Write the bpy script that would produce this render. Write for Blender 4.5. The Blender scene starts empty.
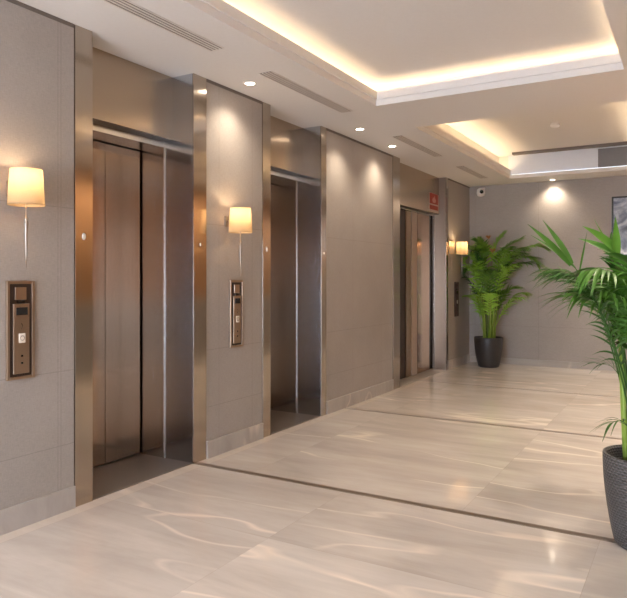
import bpy, bmesh, math, random
from mathutils import Vector, Matrix
C = bpy.context.scene.collection
SC = bpy.context.scene

# ------------------------------------------------------------------ camera, world, light, exposure
YAW = math.radians(30.36)
CAMX, CAMZ = 3.04, 1.30
FWD = Vector((-math.sin(YAW), math.cos(YAW), 0)); RGT = Vector((math.cos(YAW), math.sin(YAW), 0))
cd = bpy.data.cameras.new('camera'); cam = bpy.data.objects.new('camera', cd); C.objects.link(cam)
cam.location = (CAMX, 0, CAMZ); cam.rotation_euler = (math.pi/2, 0, YAW)
cd.sensor_fit = 'HORIZONTAL'; cd.sensor_width = 36.0; cd.lens = 36.0*648/627
cd.shift_y = -20/627; cd.clip_start = 0.05
SC.camera = cam

w = bpy.data.worlds.new('world'); SC.world = w; w.use_nodes = True
bg = w.node_tree.nodes['Background']
bg.inputs[0].default_value = (0.77, 0.85, 1.0, 1); bg.inputs[1].default_value = 9.0   # daylight fill through the added opening behind the camera

SC.view_settings.view_transform = 'Standard'; SC.view_settings.look = 'None'
SC.view_settings.exposure = 1.08; SC.view_settings.gamma = 1.0
SC.view_settings.use_curve_mapping = False
SC.cycles.max_bounces = 10; SC.cycles.diffuse_bounces = 5; SC.cycles.glossy_bounces = 5
SC.cycles.transmission_bounces = 6; SC.cycles.sample_clamp_indirect = 6

LED_STRENGTH = 11.0
SPOT_W = 18.0
BULB_STRENGTH = 74.0
WARM_LED = (1.0, 0.74, 0.46)
WARM_SPOT = (1.0, 0.84, 0.66)
WARM_BULB = (1.0, 0.72, 0.43)

# ------------------------------------------------------------------ helpers
def obj(name, bm, mat, parent=None, smooth=False):
    me = bpy.data.meshes.new(name)
    bmesh.ops.recalc_face_normals(bm, faces=bm.faces[:])
    bm.to_mesh(me); bm.free()
    if mat: me.materials.append(mat)
    if smooth:
        for p in me.polygons: p.use_smooth = True
    o = bpy.data.objects.new(name, me); C.objects.link(o)
    if parent: o.parent = parent
    return o
def struct(name, bm, mat, smooth=False):
    o = obj(name, bm, mat, None, smooth); o['kind'] = 'structure'; return o
def tag(o, label, cat, group=None):
    o['label'] = label; o['category'] = cat
    if group: o['group'] = group
    return o
def thing(name, label, cat, loc=(0, 0, 0), rz=0, group=None):
    o = bpy.data.objects.new(name, None); C.objects.link(o); o.empty_display_size = 0.1
    o.location = loc; o.rotation_euler = (0, 0, rz)
    return tag(o, label, cat, group)
def dup(root, loc, label, group=None):
    r = root.copy(); C.objects.link(r); r.location = loc; r['label'] = label
    if group: r['group'] = group
    for ch in list(root.children):
        c = ch.copy(); C.objects.link(c); c.parent = r
        for g in ch.children:
            d = g.copy(); C.objects.link(d); d.parent = c
    return r
def box(bm, x0, x1, y0, y1, z0, z1, bev=0.0):
    vs = [bm.verts.new((x, y, z)) for x in (x0, x1) for y in (y0, y1) for z in (z0, z1)]
    fs = []
    for a in ((0,1,3,2), (4,6,7,5), (0,4,5,1), (2,3,7,6), (0,2,6,4), (1,5,7,3)):
        fs.append(bm.faces.new([vs[i] for i in a]))
    if bev > 0:
        es = list({e for f in fs for e in f.edges})
        bmesh.ops.bevel(bm, geom=es, offset=bev, segments=2, affect='EDGES', profile=0.5)
    return bm
def bx(*a, **k):
    return box(bmesh.new(), *a, **k)
def lathe(bm, prof, n=32, cx=0, cy=0, cap0=True, cap1=True):
    rings = []
    for r, z in prof:
        rings.append([bm.verts.new((cx+r*math.cos(2*math.pi*k/n), cy+r*math.sin(2*math.pi*k/n), z)) for k in range(n)])
    for a, b in zip(rings, rings[1:]):
        for k in range(n):
            bm.faces.new((a[k], a[(k+1) % n], b[(k+1) % n], b[k]))
    if cap0: bm.faces.new(rings[0][::-1])
    if cap1: bm.faces.new(rings[-1])
    return bm
def tube(bm, pts, rads, n=8):
    rings = []
    for i, p in enumerate(pts):
        t = (pts[min(i+1, len(pts)-1)]-pts[max(i-1, 0)]).normalized()
        a = t.cross(Vector((0, 0, 1)))
        if a.length < 1e-3: a = t.cross(Vector((1, 0, 0)))
        a.normalize(); b = t.cross(a)
        rings.append([bm.verts.new(p+rads[i]*(a*math.cos(2*math.pi*k/n)+b*math.sin(2*math.pi*k/n))) for k in range(n)])
    for a, b in zip(rings, rings[1:]):
        for k in range(n):
            bm.faces.new((a[k], a[(k+1) % n], b[(k+1) % n], b[k]))
    bm.faces.new(rings[0][::-1]); bm.faces.new(rings[-1])
    return bm

# ------------------------------------------------------------------ materials
class NT:
    def __init__(s, name):
        s.m = bpy.data.materials.new(name); s.m.use_nodes = True
        s.t = s.m.node_tree; s.n = s.t.nodes; s.l = s.t.links
        s.b = s.n['Principled BSDF']; s.out = s.n['Material Output']
    def new(s, typ, **k):
        n = s.n.new(typ)
        for a, v in k.items(): setattr(n, a, v)
        return n
    def link(s, a, b): s.l.new(a, b)
    def math(s, op, a, b=None, c=None):
        n = s.new('ShaderNodeMath', operation=op)
        for i, v in enumerate((a, b, c)):
            if v is None: continue
            if isinstance(v, (int, float)): n.inputs[i].default_value = v
            else: s.link(v, n.inputs[i])
        return n.outputs[0]
    def coords(s):
        tc = s.new('ShaderNodeTexCoord'); sp = s.new('ShaderNodeSeparateXYZ')
        s.link(tc.outputs['Object'], sp.inputs[0])
        return tc.outputs['Object'], sp.outputs
    def noise(s, vec, scale, detail=3, rough=0.5, mapscale=None, rot=None, dist=0.0):
        if mapscale or rot:
            mp = s.new('ShaderNodeMapping'); s.link(vec, mp.inputs[0])
            if mapscale: mp.inputs['Scale'].default_value = mapscale
            if rot: mp.inputs['Rotation'].default_value = rot
            vec = mp.outputs[0]
        n = s.new('ShaderNodeTexNoise'); s.link(vec, n.inputs['Vector'])
        n.inputs['Scale'].default_value = scale; n.inputs['Detail'].default_value = detail
        n.inputs['Roughness'].default_value = rough; n.inputs['Distortion'].default_value = dist
        return n.outputs['Fac']
    def ramp(s, fac, stops):
        r = s.new('ShaderNodeValToRGB'); s.link(fac, r.inputs[0]); e = r.color_ramp.elements
        while len(e) < len(stops): e.new(0.5)
        for el, (p, c) in zip(e, stops):
            el.position = p; el.color = (c[0], c[1], c[2], 1) if not isinstance(c, (int, float)) else (c, c, c, 1)
        return r.outputs[0]
    def mix(s, fac, a, b, blend='MIX'):
        n = s.new('ShaderNodeMix', data_type='RGBA', blend_type=blend)
        for i, v in ((0, fac), (6, a), (7, b)):
            if isinstance(v, (int, float)): n.inputs[i].default_value = v
            elif isinstance(v, tuple): n.inputs[i].default_value = (v[0], v[1], v[2], 1)
            else: s.link(v, n.inputs[i])
        return n.outputs[2]
    def bump(s, h, strength=0.2, dist=0.01):
        b = s.new('ShaderNodeBump'); b.inputs['Strength'].default_value = strength
        b.inputs['Distance'].default_value = dist; s.link(h, b.inputs['Height'])
        s.link(b.outputs[0], s.b.inputs['Normal'])
    def lines(s, coord, vals, w):
        acc = None
        for v in vals:
            m = s.math('COMPARE', coord, v, w)
            acc = m if acc is None else s.math('MAXIMUM', acc, m)
        return acc
    def set(s, **k):
        for a, v in k.items():
            i = s.b.inputs[a.replace('_', ' ')]
            if isinstance(v, tuple): i.default_value = (v[0], v[1], v[2], 1)
            elif isinstance(v, (int, float)): i.default_value = v
            else: s.link(v, i)
        return s

def plain(name, col, rough=0.5, metal=0.0, **k):
    t = NT(name); o, xyz = t.coords()
    n = t.noise(o, 40, 2)
    c = t.mix(0.06, col, n, 'OVERLAY')
    t.set(Base_Color=c, Roughness=rough, Metallic=metal, **k); return t.m
def emissive(name, col, s):
    t = NT(name); t.set(Base_Color=col, Emission_Color=col, Emission_Strength=s); return t.m

def wallcover(name, axis, vlines, hlines):
    t = NT(name); o, xyz = t.coords()
    big = t.noise(o, 1.6, 4, 0.6)
    warp = t.noise(o, 260, 2, 0.6, mapscale=(1, 1, 0.12)); weft = t.noise(o, 260, 2, 0.6, mapscale=(0.12, 0.12, 1))
    weave = t.math('ADD', t.math('MULTIPLY', warp, 0.5), t.math('MULTIPLY', weft, 0.5))
    col = t.ramp(big, [(0.3, (0.315, 0.283, 0.255)), (0.7, (0.36, 0.325, 0.296))])
    col = t.mix(0.35, col, t.ramp(weave, [(0.35, 0.36), (0.65, 0.62)]), 'OVERLAY')
    ln = t.math('MAXIMUM', t.lines(xyz[axis], vlines, 0.0022), t.lines(xyz[2], hlines, 0.0022))
    col = t.mix(t.math('MULTIPLY', ln, 0.28), col, (0.12, 0.10, 0.085))
    t.set(Base_Color=col, Roughness=0.48)
    t.b.inputs['Specular IOR Level'].default_value = 0.35
    t.bump(t.math('SUBTRACT', weave, t.math('MULTIPLY', ln, 0.8)), 0.22, 0.004)
    return t.m

def steel(name, col, rough, streak=0.10, aniso=0.5):
    t = NT(name); o, xyz = t.coords()
    s = t.noise(o, 90, 3, 0.6, mapscale=(1, 1, 0.02))
    b = t.noise(o, 1.2, 3, 0.5)
    c = t.mix(0.05, col, t.ramp(s, [(0.3, 0.38), (0.7, 0.60)]), 'OVERLAY')
    t.set(Base_Color=c, Metallic=1.0, Roughness=t.math('ADD', rough-streak/2, t.math('MULTIPLY', t.math('ADD', t.math('MULTIPLY', s, .6), t.math('MULTIPLY', b, .4)), streak)), Anisotropic=aniso)
    return t.m

M = {}
M['paint'] = plain('ceiling_paint', (0.68, 0.66, 0.635), 0.75)
M['wall_left'] = wallcover('wallcovering_left', 1, [2.385, 2.405, 3.80, 4.22, 5.995, 6.70, 9.5], [0.37, 0.785, 1.70])
M['wall_back'] = wallcover('wallcovering_back', 0, [1.048, 2.3, 0.09], [0.586, 1.746])
M['wall_plain'] = wallcover('wallcovering_other', 1, [0.8, 2.4, 4.2, 6.0, 7.8], [0.37, 1.70])
M['steel'] = steel('brushed_steel', (0.48, 0.42, 0.36), 0.17, 0.06, 0.75)
M['reflection_tint_steel'] = steel('stainless_blue_reflection_tint', (0.55, 0.575, 0.615), 0.20, 0.06, 0.75)  # plain stainless with a bluish reflection put into its base colour
M['door_steel'] = steel('bronze_tint_steel', (0.40, 0.27, 0.18), 0.15, 0.02, 0.88)
M['edge_steel'] = steel('polished_edge_steel', (0.66, 0.62, 0.57), 0.24)
M['header'] = steel('header_steel', (0.46, 0.37, 0.285), 0.24, 0.015, 0.8)
M['underside_shade'] = plain('painted_underside_shade', (0.09, 0.07, 0.055), 0.5)
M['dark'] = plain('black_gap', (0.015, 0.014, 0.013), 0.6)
M['shadow_gap'] = plain('painted_shadow_gap', (0.13, 0.11, 0.095), 0.6)
M['bronze'] = steel('bronze_plate', (0.42, 0.31, 0.225), 0.36)
M['bronze_dark'] = plain('dark_bronze_glass', (0.035, 0.018, 0.012), 0.45)
M['white'] = plain('white_plastic', (0.75, 0.73, 0.70), 0.35)
M['lens'] = plain('dark_lens', (0.012, 0.012, 0.014), 0.08)
M['chrome'] = steel('satin_nickel', (0.36, 0.31, 0.26), 0.42, 0.05, 0)
M['red'] = plain('red_sign', (0.26, 0.018, 0.008), 0.6)
M['sign_plate'] = plain('sign_backing', (0.42, 0.33, 0.28), 0.5)
M['vent'] = plain('vent_fins', (0.66, 0.62, 0.58), 0.5)
M['vent_dark'] = plain('vent_slot', (0.24, 0.215, 0.195), 0.7)
M['led'] = emissive('led_strip', WARM_LED, LED_STRENGTH)
M['led_far'] = emissive('led_strip_far', WARM_LED, LED_STRENGTH*1.75)
M['led_cool'] = emissive('led_strip_cool', (0.80, 0.90, 1.0), 0.6)
M['lamp'] = emissive('downlight_lamp', WARM_SPOT, 18.0)
M['bulb'] = emissive('warm_bulb', WARM_BULB, BULB_STRENGTH)
M['indicator'] = emissive('lit_button', (0.75, 0.68, 0.58), 0.02)
M['soil'] = plain('potting_soil', (0.035, 0.025, 0.018), 0.95)
M['granite'] = plain('dark_granite_sill', (0.13, 0.115, 0.10), 0.28)
M['frame_black'] = plain('black_picture_frame', (0.02, 0.02, 0.02), 0.35)
M['return_bronze'] = steel('bronze_return', (0.31, 0.25, 0.20), 0.32, 0.05, 0.6)
M['pink_panel'] = plain('pale_jamb_paint', (0.40, 0.32, 0.27), 0.5)

def shade_mat():
    t = NT('cream_lamp_shade'); o, xyz = t.coords()
    n = t.noise(o, 300, 2, 0.5)
    tr = t.new('ShaderNodeBsdfTranslucent'); df = t.new('ShaderNodeBsdfDiffuse'); mx = t.new('ShaderNodeMixShader')
    col = t.mix(0.1, (0.47, 0.355, 0.22), n, 'OVERLAY')
    t.link(col, tr.inputs[0]); t.link(col, df.inputs[0]); mx.inputs[0].default_value = 0.62
    t.link(tr.outputs[0], mx.inputs[1]); t.link(df.outputs[0], mx.inputs[2]); t.link(mx.outputs[0], t.out.inputs[0])
    return t.m
M['shade'] = shade_mat()

def floor_mat(name, dim=1.0, joints=True):
    t = NT(name); o, xyz = t.coords()
    if joints:   # every slab is cut from another place in the stone
        near_rows = t.math('LESS_THAN', xyz[1], 3.53)
        xs = t.math('DIVIDE', t.math('ADD', t.math('SUBTRACT', xyz[0], 0.48-1.44), t.math('MULTIPLY', near_rows, 0.72)), 1.44)
        ix = t.math('FLOOR', xs)
        iy = None
        for v in (0.4, 2.69, 3.53, 5.80, 7.86):
            q = t.math('GREATER_THAN', xyz[1], v); iy = q if iy is None else t.math('ADD', iy, q)
        cb = t.new('ShaderNodeCombineXYZ'); t.link(t.math('MULTIPLY', iy, 0.37), cb.inputs[0]); t.link(t.math('MULTIPLY', ix, 0.21), cb.inputs[1]); t.link(t.math('ADD', t.math('MULTIPLY', ix, 0.35), t.math('MULTIPLY', iy, 0.55)), cb.inputs[2])
        va = t.new('ShaderNodeVectorMath', operation='ADD'); t.link(o, va.inputs[0]); t.link(cb.outputs[0], va.inputs[1]); o = va.outputs[0]
    base = t.noise(o, 0.9, 5, 0.6, mapscale=(1.0, 2.2, 1), rot=(0, 0, 0.5), dist=0.6)
    col = t.ramp(base, [(0.28, (0.435*dim, 0.39*dim, 0.352*dim)), (0.5, (0.50*dim, 0.455*dim, 0.415*dim)), (0.75, (0.56*dim, 0.515*dim, 0.475*dim))])
    # fine flowing bands of the stone
    bands = t.noise(o, 2.0, 6, 0.65, mapscale=(0.35, 2.6, 1), rot=(0, 0, -0.30), dist=0.5)
    col = t.mix(0.45, col, t.ramp(bands, [(0.32, 0.38), (0.68, 0.62)]), 'OVERLAY')
    # thin white veins
    v = t.noise(o, 0.8, 3, 0.45, mapscale=(0.45, 1.9, 1), rot=(0, 0, -0.36), dist=0.2)
    vein = t.math('SUBTRACT', 1.0, t.math('MULTIPLY', t.math('ABSOLUTE', t.math('SUBTRACT', v, 0.5)), 75.0))
    vein = t.math('MAXIMUM', vein, 0.0)
    msk = t.ramp(t.noise(o, 1.1, 2), [(0.40, 0.0), (0.56, 1.0)])
    vein = t.math('MULTIPLY', t.math('MULTIPLY', vein, msk), 0.75)
    col = t.mix(vein, col, (0.80*dim, 0.70*dim, 0.60*dim))
    if joints:
        fr = t.math('FRACT', xs)
        lx = t.math('MAXIMUM', t.math('LESS_THAN', fr, 0.002), t.lines(xyz[0], [0.10], 0.002))
        ly = t.lines(xyz[1], [0.4, 2.69], 0.002)
        ln = t.math('MAXIMUM', lx, ly)
        col = t.mix(t.math('MULTIPLY', ln, 0.22), col, (0.22*dim, 0.17*dim, 0.13*dim))
        border = t.math('LESS_THAN', xyz[0], 0.10)
        col = t.mix(t.math('MULTIPLY', border, 0.35), col, (0.66, 0.56, 0.47))
    t.set(Base_Color=col, Roughness=t.ramp(base, [(0.3, 0.06), (0.7, 0.10)]) if joints else 0.38)
    t.b.inputs['Specular IOR Level'].default_value = 0.5
    return t.m
M['floor'] = floor_mat('polished_marble_floor')
M['skirting'] = floor_mat('marble_skirting', 0.76, False)

def leaf_mat(name, c0, c1):
    t = NT(name); o, xyz = t.coords()
    oi = t.new('ShaderNodeObjectInfo'); n = t.noise(o, 9, 2)
    f = t.math('ADD', t.math('MULTIPLY', oi.outputs['Random'], 0.55), t.math('MULTIPLY', n, 0.45))
    col = t.ramp(f, [(0.22, c0), (0.75, c1)])
    t.set(Base_Color=col, Roughness=0.42)
    tr = t.new('ShaderNodeBsdfTranslucent'); t.link(col, tr.inputs[0]); mx = t.new('ShaderNodeMixShader')
    mx.inputs[0].default_value = 0.16
    t.link(t.b.outputs[0], mx.inputs[1]); t.link(tr.outputs[0], mx.inputs[2]); t.link(mx.outputs[0], t.out.inputs[0])
    return t.m
M['leaf'] = leaf_mat('palm_leaf', (0.016, 0.075, 0.010), (0.10, 0.25, 0.03))
M['leaf_far'] = leaf_mat('palm_leaf_deep', (0.010, 0.075, 0.008), (0.30, 0.55, 0.06))
M['cane'] = plain('green_cane', (0.26, 0.38, 0.06), 0.45)
M['dry_leaf'] = plain('dry_brown_leaf', (0.34, 0.16, 0.06), 0.7)

def weave_mat():
    t = NT('woven_grey_pot'); o, xyz = t.coords()
    ang = t.math('ARCTAN2', xyz[1], xyz[0])
    row = t.math('MULTIPLY', xyz[2], 2*math.pi/0.0135)
    rows = t.math('SINE', row)
    ph = t.math('MULTIPLY', t.math('FLOOR', t.math('DIVIDE', xyz[2], 0.0135)), math.pi)
    cols = t.math('SINE', t.math('ADD', t.math('MULTIPLY', ang, 60.0), ph))
    h = t.math('ADD', t.math('MULTIPLY', rows, 0.6), t.math('MULTIPLY', cols, 0.4))
    col = t.ramp(t.math('ADD', t.math('MULTIPLY', h, 0.5), 0.5), [(0.15, (0.045, 0.042, 0.042)), (0.85, (0.125, 0.118, 0.118))])
    t.set(Base_Color=col, Roughness=0.5); t.bump(h, 0.8, 0.004)
    return t.m
M['pot_weave'] = weave_mat()
M['pot_black'] = plain('black_pot', (0.028, 0.026, 0.027), 0.45)

def art_mat():
    t = NT('abstract_canvas'); o, xyz = t.coords()
    a = t.noise(o, 3.2, 5, 0.6, dist=1.5)
    col = t.ramp(a, [(0.25, (0.03, 0.035, 0.055)), (0.42, (0.16, 0.19, 0.27)), (0.55, (0.42, 0.46, 0.55)), (0.66, (0.80, 0.80, 0.82)), (0.80, (0.30, 0.28, 0.30))])
    b = t.noise(o, 2.2, 3, 0.5, mapscale=(1, 1, 1.7))
    col = t.mix(t.ramp(b, [(0.62, 0.0), (0.68, 1.0)]), col, (0.70, 0.26, 0.05))
    t.set(Base_Color=col, Roughness=0.5)
    return t.m
M['art'] = art_mat()
def walnut():
    t = NT('walnut_panelling'); o, xyz = t.coords()
    g = t.noise(o, 14, 5, 0.6, mapscale=(1, 1, 0.07), dist=0.8)
    col = t.ramp(g, [(0.3, (0.22, 0.112, 0.050)), (0.7, (0.44, 0.25, 0.125))])
    ln = t.lines(xyz[1], [-1.2, 0.0, 1.2, 2.4, 3.6, 4.8, 6.0, 7.2, 8.4, 9.6], 0.004)
    col = t.mix(t.math('MULTIPLY', ln, 0.8), col, (0.03, 0.02, 0.012))
    low = t.math('LESS_THAN', xyz[2], 1.0)      # grey wainscot under the wood
    col = t.mix(low, col, (0.27, 0.25, 0.235)); rail = t.math('COMPARE', xyz[2], 1.0, 0.02)
    col = t.mix(rail, col, (0.42, 0.33, 0.24))
    t.set(Base_Color=col, Roughness=0.4); return t.m
M['walnut'] = walnut()

# ------------------------------------------------------------------ the room
HC = 2.75; XR = 3.45; YB = 10.05; YN = -2.6
bm = bx(-0.9, XR+0.15, YN-0.15, YB+0.15, -0.12, 0.0); struct('floor', bm, M['floor'])
# portals: (y0 pilaster, y0 opening, y1 opening, y1 pilaster)
PORT = [(2.493, 2.621, 3.51, 3.651), (4.357, 4.473, 5.325, 5.427), (7.022, 7.232, 8.928, 9.002)]
bm = bmesh.new()
ys = [YN]
for p in PORT: ys += [p[0], p[3]]
ys.append(YB)
for a, b in zip(ys[0::2], ys[1::2]): box(bm, -0.62, 0.0, a, b, 0, HC)
box(bm, -0.85, -0.62, YN, YB, 0, HC)
struct('wall_left', bm, M['wall_left'])
struct('wall_back', bx(-0.85, XR, YB, YB+0.15, 0, HC), M['wall_back'])
struct('wall_right', bx(XR, XR+0.15, YN, YB+0.15, 0, HC), M['walnut'])
# entrance side behind the camera, with a wide unseen opening added for daylight fill
bm = bmesh.new()
box(bm, -0.85, 0.35, YN-0.15, YN, 0, HC); box(bm, 3.1, XR, YN-0.15, YN, 0, HC); box(bm, 0.35, 3.1, YN-0.15, YN, 2.35, HC)
struct('wall_entrance', bm, M['wall_plain'])
bm = bmesh.new()
for x in (0.35, 1.24, 2.15, 3.05): box(bm, x, x+0.05, YN-0.11, YN-0.04, 0, 2.35)
box(bm, 0.35, 3.1, YN-0.11, YN-0.04, 2.30, 2.35); box(bm, 0.35, 3.1, YN-0.11, YN-0.04, 0, 0.06)
struct('added_window_1', bm, M['dark'])

# ceiling: bulkhead soffit with two stepped coves
COVES = [(0.75, 2.63, 0.60, 4.95, 2.94), (0.75, 2.63, 5.84, 9.52, 3.09)]
bm = bmesh.new()
def ring(bm, outer, inner, z0, z1):
    ax0, ax1, ay0, ay1 = outer; bx0, bx1, by0, by1 = inner
    box(bm, ax0, bx0, ay0, ay1, z0, z1); box(bm, bx1, ax1, ay0, ay1, z0, z1)
    box(bm, bx0, bx1, ay0, by0, z0, z1); box(bm, bx0, bx1, by1, ay1, z0, z1)
mid = 0.5*(COVES[0][3]+COVES[1][2])
ring(bm, (-0.9, XR+0.15, YN-0.15, mid), COVES[0][:4], HC, HC+0.05)
ring(bm, (-0.9, XR+0.15, mid, YB+0.15), COVES[1][:4], HC, HC+0.05)
for (x0, x1, y0, y1, zt) in COVES:
    def g(d): return (x0-d, x1+d, y0-d, y1+d)
    far = zt > 3
    if far:
        zz = HC+0.125
        for xa, xb in ((x0-0.022, x0+0.012), (x1-0.012, x1+0.022)): box(bm, xa, xb, y0-0.022, y1+0.005, HC+0.05, zz)
        box(bm, x0+0.012, x1-0.012, y0-0.022, y0+0.012, HC+0.05, zz)
    else: ring(bm, g(0.022), g(-0.012), HC+0.05, HC+0.114)
    if far:   # the far end of the second cove is a plain upstand, so no pocket there
        ring(bm, (x0-0.22, x1+0.22, y0-0.22, y1+0.22), (x0-0.17, x1+0.17, y0-0.17, y1+0.06), HC+0.04, zt+0.01)
    else:
        ring(bm, g(0.22), g(0.17), HC+0.04, zt+0.01)
    box(bm, x0-0.22, x1+0.22, y0-0.22, y1+0.22, zt, zt+0.06)
struct('ceiling', bm, M['paint'])
# far upstand: white board, cool light painted into its colour, with a dark slot above and a grey grille panel at its right
(x0, x1, y0, y1, zt) = COVES[1]
bm = bmesh.new(); box(bm, x0-0.02, x1+0.02, y1+0.01, y1+0.05, HC+0.055, zt-0.004)
struct('trim_4', bm, plain('board_cool_light_tint', (0.66, 0.70, 0.76), 0.5))
tag(obj('air_grille', bx(1.93, x1+0.01, y1-0.012, y1+0.009, HC+0.06, zt-0.03, bev=0.004), plain('grey_grille', (0.17, 0.165, 0.17), 0.5)),
    'dark grey flat grille panel in the far cove of the ceiling', 'grille')
tag(obj('slot_diffuser', bx(x0+0.08, x1-0.02, y1-0.20, y1-0.10, zt-0.03, zt-0.0005, bev=0.003), plain('grey_slot', (0.16, 0.14, 0.125), 0.6)),
    'long dark slot diffuser on the raised far ceiling', 'vent')

def led(name, segs, mat, label):
    bm = bmesh.new()
    for s in segs: box(bm, *s)
    return tag(obj(name, bm, mat), label, 'light')
z = HC+0.0515
(x0, x1, y0, y1, zt) = COVES[0]; d = 0.135; t_ = 0.016
led('cove_light', [(x0-d-t_, x0-d, y0-d, y1+d, z, z+0.008), (x1+d, x1+d+t_, y0-d, y1+d, z, z+0.008),
                   (x0-d, x1+d, y1+d, y1+d+t_, z, z+0.008), (x0-d, x1+d, y0-d-t_, y0-d, z, z+0.008)], M['led'],
    'warm glowing strip hidden round the nearer ceiling cove')
(x0, x1, y0, y1, zt) = COVES[1]
led('cove_light', [(x0-d-t_, x0-d, y0-0.05, y1, z, z+0.008)], M['led_far'],
    'warm glowing strip hidden along the left side of the farther ceiling cove')
led('cove_light', [(x1+d, x1+d+t_, y0-0.05, y1, z, z+0.008)], M['led_far'],
    'warm glowing strip hidden along the right side of the farther ceiling cove')
led('cove_light', [(x0+0.03, x1-0.03, y1+0.0, y1+0.008, HC+0.052, HC+0.058)], M['led_cool'],
    'cool white line of light under the far pale cove board')

# trims
bm = bmesh.new()
for a, b in zip(ys[0::2], ys[1::2]): box(bm, 0.0, 0.004, a, b, HC-0.022, HC-0.0005)
struct('trim_5', bm, M['shadow_gap'])  # dark strip coloured as the shadow line along the wall top
bm = bmesh.new()
for a, b in zip(ys[0::2], ys[1::2]): box(bm, 0.0, 0.016, a, b, 0.0, 0.125, bev=0.002)
struct('baseboard_left', bm, M['skirting'])
struct('baseboard_back', bx(0.016, XR, YB-0.016, YB, 0, 0.092, bev=0.002), M['skirting'])
struct('baseboard_right', bx(XR-0.016, XR, YN, YB-0.016, 0, 0.125, bev=0.002), M['skirting'])
M['strip'] = plain('dark_inlay', (0.14, 0.105, 0.08), 0.3)
for i, (yy, ww) in enumerate(((3.53, 0.025), (5.80, 0.018), (7.86, 0.014))):
    struct('trim_%d' % (i+1), bx(0.0, XR, yy-ww, yy+ww, 0.0, 0.0012), M['strip'])

# ------------------------------------------------------------------ elevators
def elevator(i, label):
    yp0, y0, y1, yp1 = PORT[i]; big = i == 2
    t = thing('elevator', label, 'elevator', (0, y0, 0), 0, 'elevators along the left wall')
    def P(name, a, mat, lab=None, par=t, bev=0.0):
        x0, x1, ya, yb, z0, z1 = a
        o = obj(name, bx(x0, x1, ya-y0, yb-y0, z0, z1, bev=bev), M[mat], par)
        if lab: o['label'] = lab
        return o
    H_ = HC-0.001
    xf = 0.006
    xd = (-0.493, -0.578, -0.20)[i]; xj = -0.17 if big else -0.264; xh = -0.105 if big else -0.19
    zl = 2.20 if big else 2.25
    zh = 2.225 if big else 2.302
    pl = P('pilaster', (-0.60, xf, yp0+0.004, y0, 0, H_), 'steel', 'left steel pilaster', bev=0.0007)
    pr = P('pilaster', (-0.60, xf, y1, yp1-0.002, 0, H_), 'steel', 'right steel pilaster', bev=0.0007)
    # small pale oval plates on the pilaster fronts
    for par, yc, zc in ((pl, 0.5*(yp0+y0), 1.545), (pr, 0.5*(y1+yp1), 1.545)):
        bmz = bmesh.new(); lathe(bmz, [(0.0165, 0), (0.0165, 0.0025), (0.014, 0.004)], 20)
        bmesh.ops.transform(bmz, matrix=Matrix.Translation((xf, yc-y0, zc)) @ Matrix.Diagonal((1, 0.75 if par is pl else 0.4, 1.25 if par is pl else 0.7, 1)) @ Matrix.Rotation(math.pi/2, 4, 'Y'), verts=bmz.verts[:])
        if not big:
            q = obj('floor_tag', bmz, M['white'], par); q['label'] = 'small pale oval tag'
        else: bmz.free()
    P('header_panel', (xj-0.02, xh, y0, y1, zh, H_), 'header', 'plain brushed steel panel over the door', bev=0.002)
    P('header_shade_plate', (xj-0.02, xh-0.003, y0, y1, zh-0.003, zh), 'underside_shade', 'dark plate painted as the shade under the header')  # blackish plate added so the steel underside looks shaded
    P('return_panel', (xd, -0.004, y1-0.0016, y1-0.0002, 0.004, H_), 'return_bronze' if big else 'reflection_tint_steel', 'bronze-toned side panel of the recess' if big else 'stainless side panel of the recess, tinted for a bluish reflection')
    P('lintel', (xd+0.012, xj, y0, y1, zl, zh-0.006), 'edge_steel', 'polished steel door head', bev=0.001)
    P('jamb', (xj-0.012, xj, y1-0.012, y1-0.0018, 0, zl), 'edge_steel', 'bright narrow steel edge', bev=0.001)
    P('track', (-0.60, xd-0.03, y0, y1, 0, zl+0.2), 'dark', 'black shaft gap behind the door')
    if not big:
        s_ = y0+0.61*(y1-y0)
        P('door_panel', (xd-0.025, xd, y0, s_-0.004, 0.014, zl-0.006), 'door_steel', 'wide bronze-toned door leaf', bev=0.001)
        P('door_panel', (xd-0.029, xd-0.004, s_+0.004, y1-0.016, 0.014, zl-0.006), 'door_steel', 'narrow bronze-toned door leaf', bev=0.001)
        P('sill', (xd-0.03, -0.002, y0, y1, 0, 0.004), 'granite', 'dark stone threshold')
    else:
        P('door_panel', (xd-0.025, xd-0.01, y0, 7.93, 0.012, zl-0.004), 'bronze_dark', 'dark door leaf', bev=0.001)
        P('door_panel', (xd-0.02, xd+0.0, 7.94, 8.09, 0.012, zl-0.004), 'bronze', 'brown door stile', bev=0.001)
        P('door_panel', (xd-0.02, xd+0.012, 8.10, 8.29, 0.012, zl-0.004), 'pink_panel', 'pale pinkish door panel', bev=0.001)
        P('door_panel', (xd-0.02, xd+0.008, 8.295, 8.48, 0.012, zl-0.004), 'door_steel', 'grey steel door panel', bev=0.001)
        P('door_panel', (xd-0.02, xd, 8.49, 8.80, 0.012, zl-0.004), 'door_steel', 'bronze-toned door leaf', bev=0.001)
        P('sill', (xd-0.03, -0.002, y0, y1, 0, 0.003), 'skirting', 'pale stone threshold')
    return t
elevator(0, 'nearest elevator with wide steel header beside the large left wall lamp')
elevator(1, 'middle elevator in a narrow steel-lined recess, its door mostly hidden')
elevator(2, 'farthest and widest elevator doorway with a red sign on its header')

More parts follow.
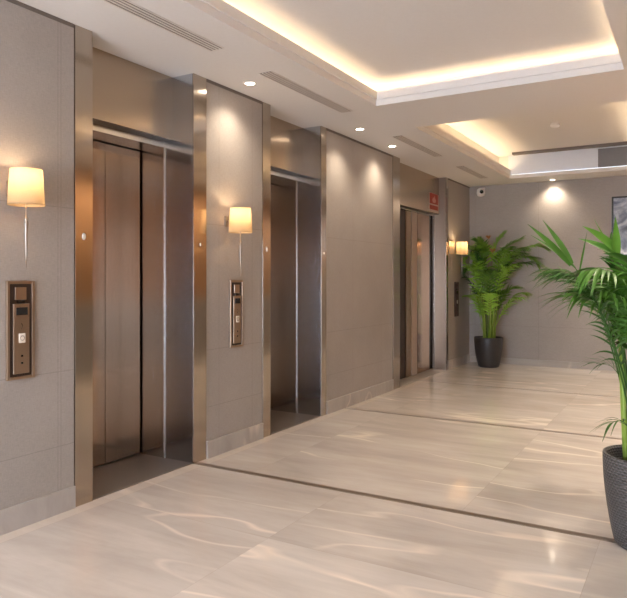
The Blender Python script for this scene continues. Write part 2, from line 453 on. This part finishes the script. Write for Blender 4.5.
# red sign on the farthest elevator's header
t = thing('wall_sign', 'small red and white sign on the farthest elevator header', 'sign', (-0.1045, 8.70, 2.245))
obj('plate', bx(0, 0.006, -0.175, 0.20, -0.01, 0.255, bev=0.001), M['sign_plate'], t)['label'] = 'pale backing plate'
obj('red_field', bx(0.0062, 0.009, -0.17, 0.16, 0.105, 0.25), M['red'], t)['label'] = 'red upper field'
obj('red_band', bx(0.0062, 0.009, -0.17, 0.16, 0.025, 0.085), M['red'], t)['label'] = 'red lower band'
bm = bmesh.new()   # pale flame-like pictogram
fl = [(-0.05, 0.125), (0.05, 0.125), (0.075, 0.16), (0.04, 0.19), (0.02, 0.225), (-0.01, 0.185), (-0.035, 0.20), (-0.075, 0.16)]
a = [bm.verts.new((0.0092, y, z)) for y, z in fl]; b = [bm.verts.new((0.0105, y, z)) for y, z in fl]
bm.faces.new(a); bm.faces.new(b)
for k in range(len(fl)): bm.faces.new((a[k], a[(k+1) % len(fl)], b[(k+1) % len(fl)], b[k]))
obj('pictogram', bm, plain('pale_pink_print', (0.45, 0.22, 0.18), 0.5), t)

# ------------------------------------------------------------------ call panels
def call_panel(y, label):
    t = thing('call_panel', label, 'call panel', (0, y, 0.777), 0, 'elevator call panels')
    W, H = 0.162, 0.513
    bm = bmesh.new(); f = 0.016
    box(bm, 0.001, 0.016, 0, f, 0, H, bev=0.002); box(bm, 0.001, 0.016, W-f, W, 0, H, bev=0.002)
    box(bm, 0.001, 0.016, f, W-f, 0, f, bev=0.002); box(bm, 0.001, 0.016, f, W-f, H-f, H, bev=0.002)
    obj('frame', bm, M['bronze'], t)['label'] = 'bronze frame'
    obj('back_plate', bx(0.001, 0.006, f, W-f, f, H-f), M['bronze_dark'], t)['label'] = 'dark brown glossy back'
    u = obj('reader', bx(0.0062, 0.016, 0.048, 0.112, 0.415, 0.480, bev=0.002), M['bronze'], t); u['label'] = 'small square bronze reader'
    obj('slot', bx(0.0062, 0.012, 0.060, 0.105, 0.398, 0.412, bev=0.001), M['lens'], t)['label'] = 'dark slot under the reader'
    fp = obj('face_plate', bx(0.0062, 0.018, 0.036, 0.128, 0.030, 0.394, bev=0.002), M['bronze'], t); fp['label'] = 'bronze button plate'
    obj('display', bx(0.0182, 0.020, 0.050, 0.116, 0.335, 0.375, bev=0.001), M['lens'], fp)['label'] = 'dark display window'
    bt = obj('button', bx(0.0182, 0.022, 0.064, 0.102, 0.190, 0.240, bev=0.002), M['indicator'], fp); bt['label'] = 'pale lit square button'
    bm = bmesh.new(); n = 24
    for k in range(n):   # ring mark on the button
        a0, a1 = 2*math.pi*k/n, 2*math.pi*(k+1)/n
        q = [bm.verts.new((0.0225, 0.083+r*math.cos(a), 0.215+r*math.sin(a))) for r, a in ((0.010, a0), (0.010, a1), (0.0135, a1), (0.0135, a0))]
        bm.faces.new(q)
    obj('button_ring', bm, M['chrome'], fp)
    bm = bmesh.new()     # small mark above
    tube(bm, [Vector((0.0186, 0.080, 0.262)), Vector((0.0186, 0.088, 0.278)), Vector((0.0186, 0.080, 0.292))], [0.0018]*3, 6)
    obj('engraving', bm, M['lens'], fp)
    for zc in (0.085, 0.122):
        bm = bmesh.new(); lathe(bm, [(0.006, 0), (0.006, 0.002), (0.004, 0.003)], 14)
        bmesh.ops.transform(bm, matrix=Matrix.Translation((0.0182, 0.083, zc)) @ Matrix.Rotation(math.pi/2, 4, 'Y'), verts=bm.verts[:])
        obj('screw', bm, M['lens'], fp)
    return t
cp = call_panel(2.066, 'tall bronze call panel left of the nearest elevator')
dup(cp, (0, 3.921, 0.777), 'tall bronze call panel between the nearest and middle elevators')
q = dup(cp, (0, 9.30, 0.745), 'dark narrow call panel beside the far palm')
M['dark_plate'] = plain('dark_brown_plate', (0.055, 0.03, 0.022), 0.5)
for ch in list(q.children)+[g for c in q.children for g in c.children]:
    if ch.material_slots and ch.name.split('.')[0] in ('frame', 'reader', 'face_plate'):
        ch.material_slots[0].link = 'OBJECT'; ch.material_slots[0].material = M['dark_plate']
        ch['label'] = 'dark brown '+ch.name.split('.')[0].replace('_', ' ')

# ------------------------------------------------------------------ sconces
def sconce(y, label, s=1.0, xo=0.135, group='wall lamps on the left wall'):
    t = thing('sconce', label, 'wall lamp', (0, y, 1.66), 0, group)
    bm = bmesh.new()
    tube(bm, [Vector((0.001, 0, 0.09)), Vector((xo, 0, 0.09))], [0.007*s]*2, 10)
    box(bm, 0.001, 0.010, -0.02*s, 0.02*s, 0.05, 0.13, bev=0.002)
    obj('bracket', bm, M['chrome'], t)
    bm = bmesh.new()
    prof = [(0.0012, -0.32), (0.005, -0.24), (0.0085, -0.16), (0.010, -0.105), (0.012, -0.10), (0.012, -0.088), (0.010, -0.083),
            (0.008, -0.078), (0.012, -0.073), (0.012, -0.066), (0.006, -0.062), (0.0045, -0.04), (0.0045, 0.05)]
    lathe(bm, [(r*s, z) for r, z in prof], 14, cx=xo)
    obj('stem', bm, M['chrome'], t, True)
    sh = bmesh.new()
    lathe(sh, [(0.088*s, 0.0), (0.077*s, 0.18)], 40, cx=xo, cap0=False, cap1=False)
    sho = obj('lamp_shade', sh, M['shade'], t, True); sho['label'] = 'cream fabric shade glowing from within'
    r1 = bmesh.new(); lathe(r1, [(0.0886*s, 0.0), (0.0890*s, 0.004), (0.0876*s, 0.004), (0.0866*s, 0.0), (0.0886*s, 0.0)], 40, cx=xo, cap0=False, cap1=False)
    obj('hem', r1, M['shade'], sho, True)
    bm = bmesh.new(); bmesh.ops.create_uvsphere(bm, u_segments=16, v_segments=10, radius=0.024*s)
    bmesh.ops.translate(bm, verts=bm.verts[:], vec=(xo, 0, 0.135))
    obj('bulb', bm, M['bulb'], t, True)
    return t
for yy in (4.7, 7.2):  # unseen lamps added to give the steel something warm to reflect
    q = sconce(yy, 'added cream wall lamp out of view on the wood panelled wall opposite the elevators', group='added unseen lamps on the opposite wall'); q.location = (XR, yy, 1.66); q.rotation_euler = (0, 0, math.pi)
sc = sconce(2.09, 'large cream wall lamp at the far left of the picture')
sc.location.z = 1.672
dup(sc, (0, 3.885, 1.645), 'cream wall lamp above the call panel between two elevators')
dup(sc, (0, 9.24, 1.66), 'small cream wall lamp beside the far palm leaves')
mirror_image_lamp = sconce(8.955, 'narrow cream shade standing in for the mirror image of the far wall lamp', 0.5, 0.06)  # extra shade built in place of the small wall lamp's mirror image
mirror_image_lamp.location = (0.017, 8.955, 1.66)

# ------------------------------------------------------------------ ceiling fittings
def downlight(x, y, label, power=SPOT_W, zc=HC):
    t = thing('downlight', label, 'downlight', (x, y, zc), 0, 'recessed ceiling downlights')
    bm = bmesh.new(); lathe(bm, [(0.036, -0.001), (0.052, -0.001), (0.052, -0.004), (0.040, -0.008), (0.036, -0.004)], 28, cap0=False, cap1=False)
    obj('trim_ring', bm, M['white'], t, True)
    bm = bmesh.new(); lathe(bm, [(0.036, -0.0015), (0.036, -0.003)], 28)
    obj('lens', bm, M['lamp'], t)
    ld = bpy.data.lights.new('downlight_beam', 'SPOT'); ld.energy = power; ld.color = WARM_SPOT
    ld.spot_size = math.radians(125); ld.spot_blend = 1.0; ld.shadow_soft_size = 0.03
    lo = bpy.data.objects.new('beam', ld); C.objects.link(lo); lo.parent = t; lo.location = (0, 0, -0.02)
    return t
downlight(0.21, 3.90, 'downlight over the wall between the nearest and middle elevators')
downlight(0.26, 5.63, 'downlight just past the middle elevator recess')
downlight(0.21, 6.53, 'downlight just before the farthest elevator')
downlight(1.27, 9.93, 'downlight washing the back wall from the ceiling edge', 19)
for i, (x, y) in enumerate(((3.15, 2.4), (3.15, 3.9), (3.15, 5.6), (3.15, 7.4), (0.25, 0.3), (3.0, 9.6), (1.7, -0.5))):  # unseen downlights added to brighten the room
    downlight(x, y, 'added fill downlight in the ceiling outside the frame', 115 if y > 5 else 60)

def vent(y0, y1, label):
    t = thing('slot_vent', label, 'vent', (0.452, y0, HC), 0, 'linear ceiling vents')
    L = y1-y0
    obj('backing', bx(-0.052, 0.052, 0, L, -0.0022, -0.0002), M['vent_dark'], t)['label'] = 'dark slots'
    bm = bmesh.new()
    for x in (-0.056, -0.030, -0.0045, 0.021, 0.047): box(bm, x, x+0.009, 0, L, -0.006, -0.0023)
    obj('fins', bm, M['vent'], t)
vent(1.98, 3.22, 'long slot vent above the nearest elevator')
vent(3.75, 4.99, 'long slot vent above the middle elevator')
vent(6.10, 7.35, 'slot vent before the farthest elevator')
vent(8.15, 9.27, 'short looking slot vent nearest the security camera')

t = thing('smoke_detector', 'small white smoke detector on the raised far ceiling', 'smoke detector', (1.67, 7.84, COVES[1][4]))
bm = bmesh.new(); lathe(bm, [(0.045, 0), (0.045, -0.012)], 24); obj('base', bm, M['white'], t, False)
bm = bmesh.new(); lathe(bm, [(0.052, -0.012), (0.052, -0.030), (0.038, -0.045)], 24); obj('sensor', bm, M['white'], t, False)

t = thing('security_camera', 'white security camera high on the back wall corner', 'security camera', (0.205, YB, 2.655))
obj('mount', bx(-0.045, 0.045, -0.03, -0.001, -0.03, 0.065, bev=0.008), M['white'], t)
bm = bmesh.new(); lathe(bm, [(0.03, 0.05), (0.058, 0.03), (0.064, -0.03), (0.052, -0.066), (0.02, -0.078)], 28, cy=-0.085)
obj('body', bm, M['white'], t, True)
bm = bmesh.new(); bmesh.ops.create_uvsphere(bm, u_segments=20, v_segments=12, radius=0.030)
bmesh.ops.translate(bm, verts=bm.verts[:], vec=(0.026, -0.135, -0.012))
obj('lens', bm, M['lens'], t, True)['label'] = 'black glass lens'

t = thing('framed_picture', 'abstract blue grey picture in a black frame on back wall', 'picture', (2.05, YB, 1.62))
bm = bmesh.new(); W, H, f = 0.95, 0.84, 0.022
box(bm, 0, f, -0.032, -0.001, 0, H); box(bm, W-f, W, -0.032, -0.001, 0, H); box(bm, f, W-f, -0.032, -0.001, 0, f); box(bm, f, W-f, -0.032, -0.001, H-f, H)
obj('frame', bm, M['frame_black'], t)
obj('canvas', bx(f, W-f, -0.018, -0.001, f, H-f), M['art'], t)

# ------------------------------------------------------------------ palms
def spline(pts, n):
    P = [2*pts[0]-pts[1]]+list(pts)+[2*pts[-1]-pts[-2]]; out = []
    segs = len(pts)-1
    for i in range(n+1):
        u = i/n*segs; k = min(int(u), segs-1); f = u-k
        a, b, c, d = P[k:k+4]
        out.append(0.5*((2*b)+(c-a)*f+(2*a-5*b+4*c-d)*f*f+(3*b-a-3*c+d)*f**3))
    return out
def blade(bm, base, dr, up, L, W, droop, rng, lim, wpow=1.0):
    n = 7
    side = dr.cross(up)
    if side.length < 1e-3: side = Vector((1, 0, 0))
    side.normalize(); rows = []
    for i in range(n+1):
        s = i/n
        p = base+dr*(L*s)+Vector((0, 0, -1))*(droop*L*s*s)
        wv = W*(math.sin(math.pi*min(1, (s*0.93+0.07))**0.75)**wpow)*0.5
        if i == n: wv = 0.0006
        nrm = side.cross(dr).normalized()
        q = [p-side*wv+nrm*wv*0.35, p, p+side*wv+nrm*wv*0.35]
        rows.append([bm.verts.new(lim(v)) for v in q])
    for a, b in zip(rows, rows[1:]):
        bm.faces.new((a[0], a[1], b[1], b[0])); bm.faces.new((a[1], a[2], b[2], b[1]))
def frond(pts, n, L, W, t0, droop, mat, parent, rng, lim, r0=0.006, name='frond', lift=0.2, fan=0.80):
    bm = bmesh.new()
    S = spline([Vector(p) for p in pts], 28)
    S = [lim(p) for p in S]
    tube(bm, S, [r0*(1-0.8*i/28) for i in range(29)], 6)
    for k in range(n):
        t = t0+(1-t0)*(k+0.5)/n; u = t*28; i = min(int(u), 27)
        p = S[i].lerp(S[i+1], u-i); tg = (S[min(i+2, 28)]-S[max(i-1, 0)]).normalized()
        sd = tg.cross(Vector((0, 0, 1)))
        if sd.length < 0.15: sd = tg.cross(FWD)
        sd.normalize(); up = sd.cross(tg).normalized()
        v = (t-t0)/(1-t0)
        prof = (0.50+0.50*math.sin(math.pi*min(1, 0.15+v*0.75)))*(1.0 if v < 0.8 else 1.0-0.8*(v-0.8))
        for sg in (-1, 1):
            f = fan+0.35*v*v+rng.uniform(-0.08, 0.08)
            dr = (sd*sg*math.cos(f)+tg*math.sin(f)+up*(lift+rng.uniform(-0.1, 0.1))).normalized()
            blade(bm, p, dr, up, L*prof*rng.uniform(0.85, 1.1), W*rng.uniform(0.85, 1.1), droop*rng.uniform(0.6, 1.4), rng, lim)
    o = obj(name, bm, mat, parent, True)
    return o
def pot(parent, r_top, r_bot, h, mat):
    bm = bmesh.new()
    prof = [(r_bot*0.9, 0.0), (r_bot, 0.012)]
    for i in range(1, 13):
        s = i/12; prof.append((r_bot+(r_top-r_bot)*math.sin(s*math.pi/2)**0.9, 0.012+(h-0.02)*s))
    prof += [(r_top-0.002, h), (r_top-0.014, h), (r_top-0.018, h-0.01), (r_top-0.022, h-0.09)]
    lathe(bm, prof, 72, cap1=True)
    p = obj('pot', bm, mat, parent, True)
    bm = bmesh.new(); lathe(bm, [(r_top-0.024, h-0.088), (r_top-0.024, h-0.062), (r_top*0.5, h-0.055)], 40)
    obj('soil', bm, M['soil'], parent, True)
    return p

# near palm, right edge of the picture
NP = Vector((2.848, 3.545, 0)); NROT = YAW   # local x = to the camera's right, local y = away from it
near = thing('potted_palm', 'near tall palm in a woven grey pot at the right edge', 'potted plant', NP, YAW)
pot(near, 0.200, 0.148, 0.445, M['pot_weave'])
cy_, sy_ = math.cos(YAW), math.sin(YAW)
def lim_near(p):
    wx = NP.x+p.x*cy_-p.y*sy_
    if wx > XR-0.03:
        dx = wx-(XR-0.03); return Vector((p.x-dx*cy_, p.y+dx*sy_, p.z))
    return p
rng = random.Random(11)
for k in range(9):
    a = rng.uniform(0, 2*math.pi); r = rng.uniform(0.02, 0.11)
    x, y = r*math.cos(a)-0.03, r*math.sin(a)
    bm = bmesh.new(); hh = rng.uniform(0.85, 1.1)
    tube(bm, [Vector((x, y, 0.39)), Vector((x*1.1, y*1.1, 0.62)), Vector((x*1.3, y*1.3, hh))], [0.011, 0.010, 0.007], 8)
    obj('cane', bm, M['cane'], near, True)
N = lambda pts, n, L, W, t0, dr, **k: frond(pts, n, L, W, t0, dr, M['leaf'], near, rng, lim_near, **k)
# fronds leaning out to the left, vase shaped
N([(-0.05, -0.03, 0.42), (-0.13, -0.05, 0.80), (-0.25, -0.08, 1.12), (-0.36, -0.10, 1.28), (-0.45, -0.11, 1.33)], 26, 0.19, 0.016, 0.30, 0.45, lift=-0.05, fan=0.75)
N([(-0.05, 0.03, 0.42), (-0.11, 0.06, 0.82), (-0.20, 0.10, 1.16), (-0.30, 0.14, 1.32), (-0.42, 0.18, 1.35)], 26, 0.19, 0.012, 0.34, 0.45, lift=0.0, fan=0.7)
N([(-0.04, -0.06, 0.42), (-0.08, -0.09, 0.85), (-0.16, -0.13, 1.15), (-0.27, -0.17, 1.33), (-0.38, -0.19, 1.34)], 24, 0.22, 0.018, 0.34, 0.6, lift=-0.05, fan=0.7)
# a few fronds that end in broad leaves
def broad(pts, leaves, r0=0.005):
    sh = Vector((-0.062, 0, 0.028)); pts = [Vector(pts[0])]+[Vector(p)+sh for p in pts[1:]]
    bm = bmesh.new(); S = spline([Vector(p) for p in pts], 16)
    tube(bm, S, [r0*(1-0.6*i/16) for i in range(17)], 6)
    for (b, t, W, dp) in leaves:
        b = Vector(b)+sh; t = Vector(t)+sh; d = t-b; L = d.length
        d = (d+Vector((0, 0, dp*L))).normalized()
        up = Vector((0.15, -1.0, 0.35)); up = (up-d*up.dot(d)).normalized()
        blade(bm, b, d, up, L, W, dp, rng, lim_near)
    return obj('frond', bm, M['leaf'], near, True)
broad([(-0.04, 0.0, 0.42), (-0.10, -0.02, 0.9), (-0.22, -0.05, 1.18), (-0.335, -0.08, 1.345)],
      [((-0.345, -0.08, 1.335), (-0.575, -0.12, 1.545), 0.034, 0.10), ((-0.335, -0.08, 1.345), (-0.470, -0.04, 1.568), 0.032, 0.06),
       ((-0.32, -0.075, 1.325), (-0.53, -0.02, 1.50), 0.018, 0.12), ((-0.30, -0.07, 1.30), (-0.275, -0.10, 1.49), 0.010, 0.0)])
broad([(0.0, -0.03, 0.42), (-0.02, -0.06, 1.0), (-0.06, -0.08, 1.25), (-0.13, -0.10, 1.40)],
      [((-0.125, -0.10, 1.395), (-0.33, -0.14, 1.535), 0.046, 0.16), ((-0.115, -0.10, 1.375), (-0.315, -0.06, 1.475), 0.036, 0.16),
       ((-0.14, -0.10, 1.35), (-0.155, -0.13, 1.565), 0.046, 0.0), ((-0.14, -0.1, 1.37), (-0.22, -0.05, 1.56), 0.012, 0.0)])
broad([(0.03, -0.03, 0.42), (0.02, -0.06, 1.0), (0.0, -0.08, 1.25), (-0.04, -0.12, 1.36)],
      [((-0.04, -0.12, 1.36), (-0.10, -0.16, 1.535), 0.044, 0.03), ((-0.03, -0.12, 1.34), (0.04, -0.15, 1.56), 0.044, 0.03),
       ((-0.05, -0.12, 1.33), (-0.26, -0.2, 1.40), 0.036, 0.25), ((-0.02, -0.11, 1.32), (0.16, -0.15, 1.46), 0.04, 0.15)])
# the rest of the crown, rising in a vase
for k in range(19):
    a = 2*math.pi*(k+0.5)/19+rng.uniform(-0.2, 0.2); R_ = rng.uniform(0.16, 0.46); zt = rng.uniform(1.18, 1.42)-0.2*max(0, R_-0.3)
    c, s = math.cos(a), math.sin(a)
    N([(0.04*c, 0.04*s, 0.42), (0.10*c+0.05*R_*c, 0.10*s+0.05*R_*s, 0.82), (0.55*R_*c, 0.55*R_*s, 1.12), (R_*c, R_*s, zt), (1.15*R_*c, 1.15*R_*s, zt+0.02)],
      22, 0.24, 0.017, 0.36, rng.uniform(0.35, 0.6), lift=0.1, fan=0.8)
for k in range(7):
    a = rng.uniform(-1.2, 1.2)+(math.pi if k % 3 == 0 else 0); R_ = rng.uniform(0.10, 0.24); c, s = math.cos(a), math.sin(a)
    N([(0.03*c, 0.03*s, 0.42), (0.07*c, 0.07*s, 0.85), (0.6*R_*c, 0.6*R_*s, 1.2), (R_*c, R_*s, rng.uniform(1.36, 1.52))],
      18, 0.22, 0.022, 0.40, 0.4, lift=0.1, fan=0.85)
# thin low sprays beside the canes
N([(-0.06, -0.02, 0.46), (-0.09, -0.03, 0.56), (-0.15, -0.05, 0.62), (-0.21, -0.06, 0.61)], 6, 0.13, 0.009, 0.35, 0.6, r0=0.003)
N([(-0.05, 0.05, 0.5), (-0.09, 0.05, 0.75), (-0.14, 0.06, 0.86), (-0.22, 0.07, 0.88)], 8, 0.17, 0.008, 0.35, 0.4, r0=0.003)
N([(-0.05, -0.04, 0.46), (-0.06, -0.06, 0.58), (-0.08, -0.07, 0.68)], 3, 0.12, 0.022, 0.5, 0.2, r0=0.003)

# far palm in the corner
FP = Vector((0.425, 9.60, 0))
far_p = thing('potted_palm', 'bushy palm in a plain black pot by the back corner', 'potted plant', FP, YAW)
pot(far_p, 0.208, 0.150, 0.44, M['pot_black'])
def lim_far(p):
    wx = FP.x+p.x*cy_-p.y*sy_; wy = FP.y+p.x*sy_+p.y*cy_
    wx = max(wx, 0.30) if wy < 9.42 else max(wx, 0.05); wy = min(wy, YB-0.05)
    dx, dy = wx-FP.x, wy-FP.y
    return Vector((dx*cy_+dy*sy_, -dx*sy_+dy*cy_, p.z))
rng = random.Random(5)
for k in range(10):
    a = rng.uniform(0, 2*math.pi); r = rng.uniform(0.02, 0.12)
    x, y = r*math.cos(a), r*math.sin(a)
    bm = bmesh.new(); tube(bm, [Vector((x, y, 0.37)), Vector((x*1.15, y*1.15, 0.7)), Vector((x*1.6, y*1.6, 1.05))], [0.013, 0.012, 0.008], 8)
    obj('cane', bm, M['cane'], far_p, True)
FF = lambda pts, n, L, W, t0, dr, **k: frond(pts, n, L, W, t0, dr, M['leaf_far'], far_p, rng, lim_far, **k)
for k in range(30):
    a = 2*math.pi*k*0.382+rng.uniform(-0.25, 0.25); lvl = k % 3
    R_ = (0.34, 0.44, 0.44)[lvl]*rng.uniform(0.85, 1.15); zt = (1.12, 1.50, 1.76)[lvl]+rng.uniform(-0.10, 0.08)
    c, s = math.cos(a), math.sin(a)
    R2 = R_*(1.15 if c > 0 else 0.9)
    FF([(0.04*c, 0.04*s, 0.40), (0.10*c, 0.10*s, 0.60+0.15*lvl), (0.50*R2*c, 0.50*R2*s, zt-0.26), (0.85*R2*c, 0.85*R2*s, zt-0.05), (1.15*R2*c, 1.15*R2*s, zt)],
       15, 0.26, 0.030, 0.42, rng.uniform(0.3, 0.6), lift=0.1)
# taller fronds leaning right and left
FF([(0.04, 0, 0.4), (0.16, -0.02, 1.1), (0.36, -0.05, 1.62), (0.62, -0.08, 1.78), (0.76, -0.1, 1.76)], 24, 0.27, 0.03, 0.5, 0.3)
FF([(0.04, 0.03, 0.4), (0.14, 0.02, 1.1), (0.34, 0.0, 1.55), (0.58, 0.0, 1.62), (0.70, 0.0, 1.55)], 24, 0.27, 0.03, 0.5, 0.35)
FF([(0.04, 0, 0.4), (0.12, 0.02, 1.2), (0.22, 0.02, 1.70), (0.46, 0.0, 1.88)], 22, 0.26, 0.03, 0.5, 0.3)
FF([(0.02, 0, 0.4), (0.06, 0.02, 1.3), (0.10, 0.0, 1.75), (0.20, -0.05, 1.95)], 22, 0.24, 0.03, 0.5, 0.3)
FF([(-0.02, 0, 0.4), (-0.06, 0.0, 1.2), (-0.10, -0.04, 1.70), (-0.18, -0.08, 1.86)], 22, 0.24, 0.03, 0.5, 0.3)
FF([(-0.04, 0, 0.4), (-0.12, 0.0, 1.2), (-0.22, -0.04, 1.60), (-0.36, -0.06, 1.72)], 22, 0.24, 0.03, 0.5, 0.4)
for (x, y, z) in ((0.03, -0.12, 1.80), (0.0, -0.02, 2.0)):
    o = frond([(x*0.3, y*0.3, 0.9), (x*0.7, y*0.7, z-0.25), (x, y, z-0.08)], 5, 0.10, 0.014, 0.85, 0.3, M['dry_leaf'], far_p, rng, lim_far, r0=0.003)
    o['label'] = 'dry brown leaf tip'
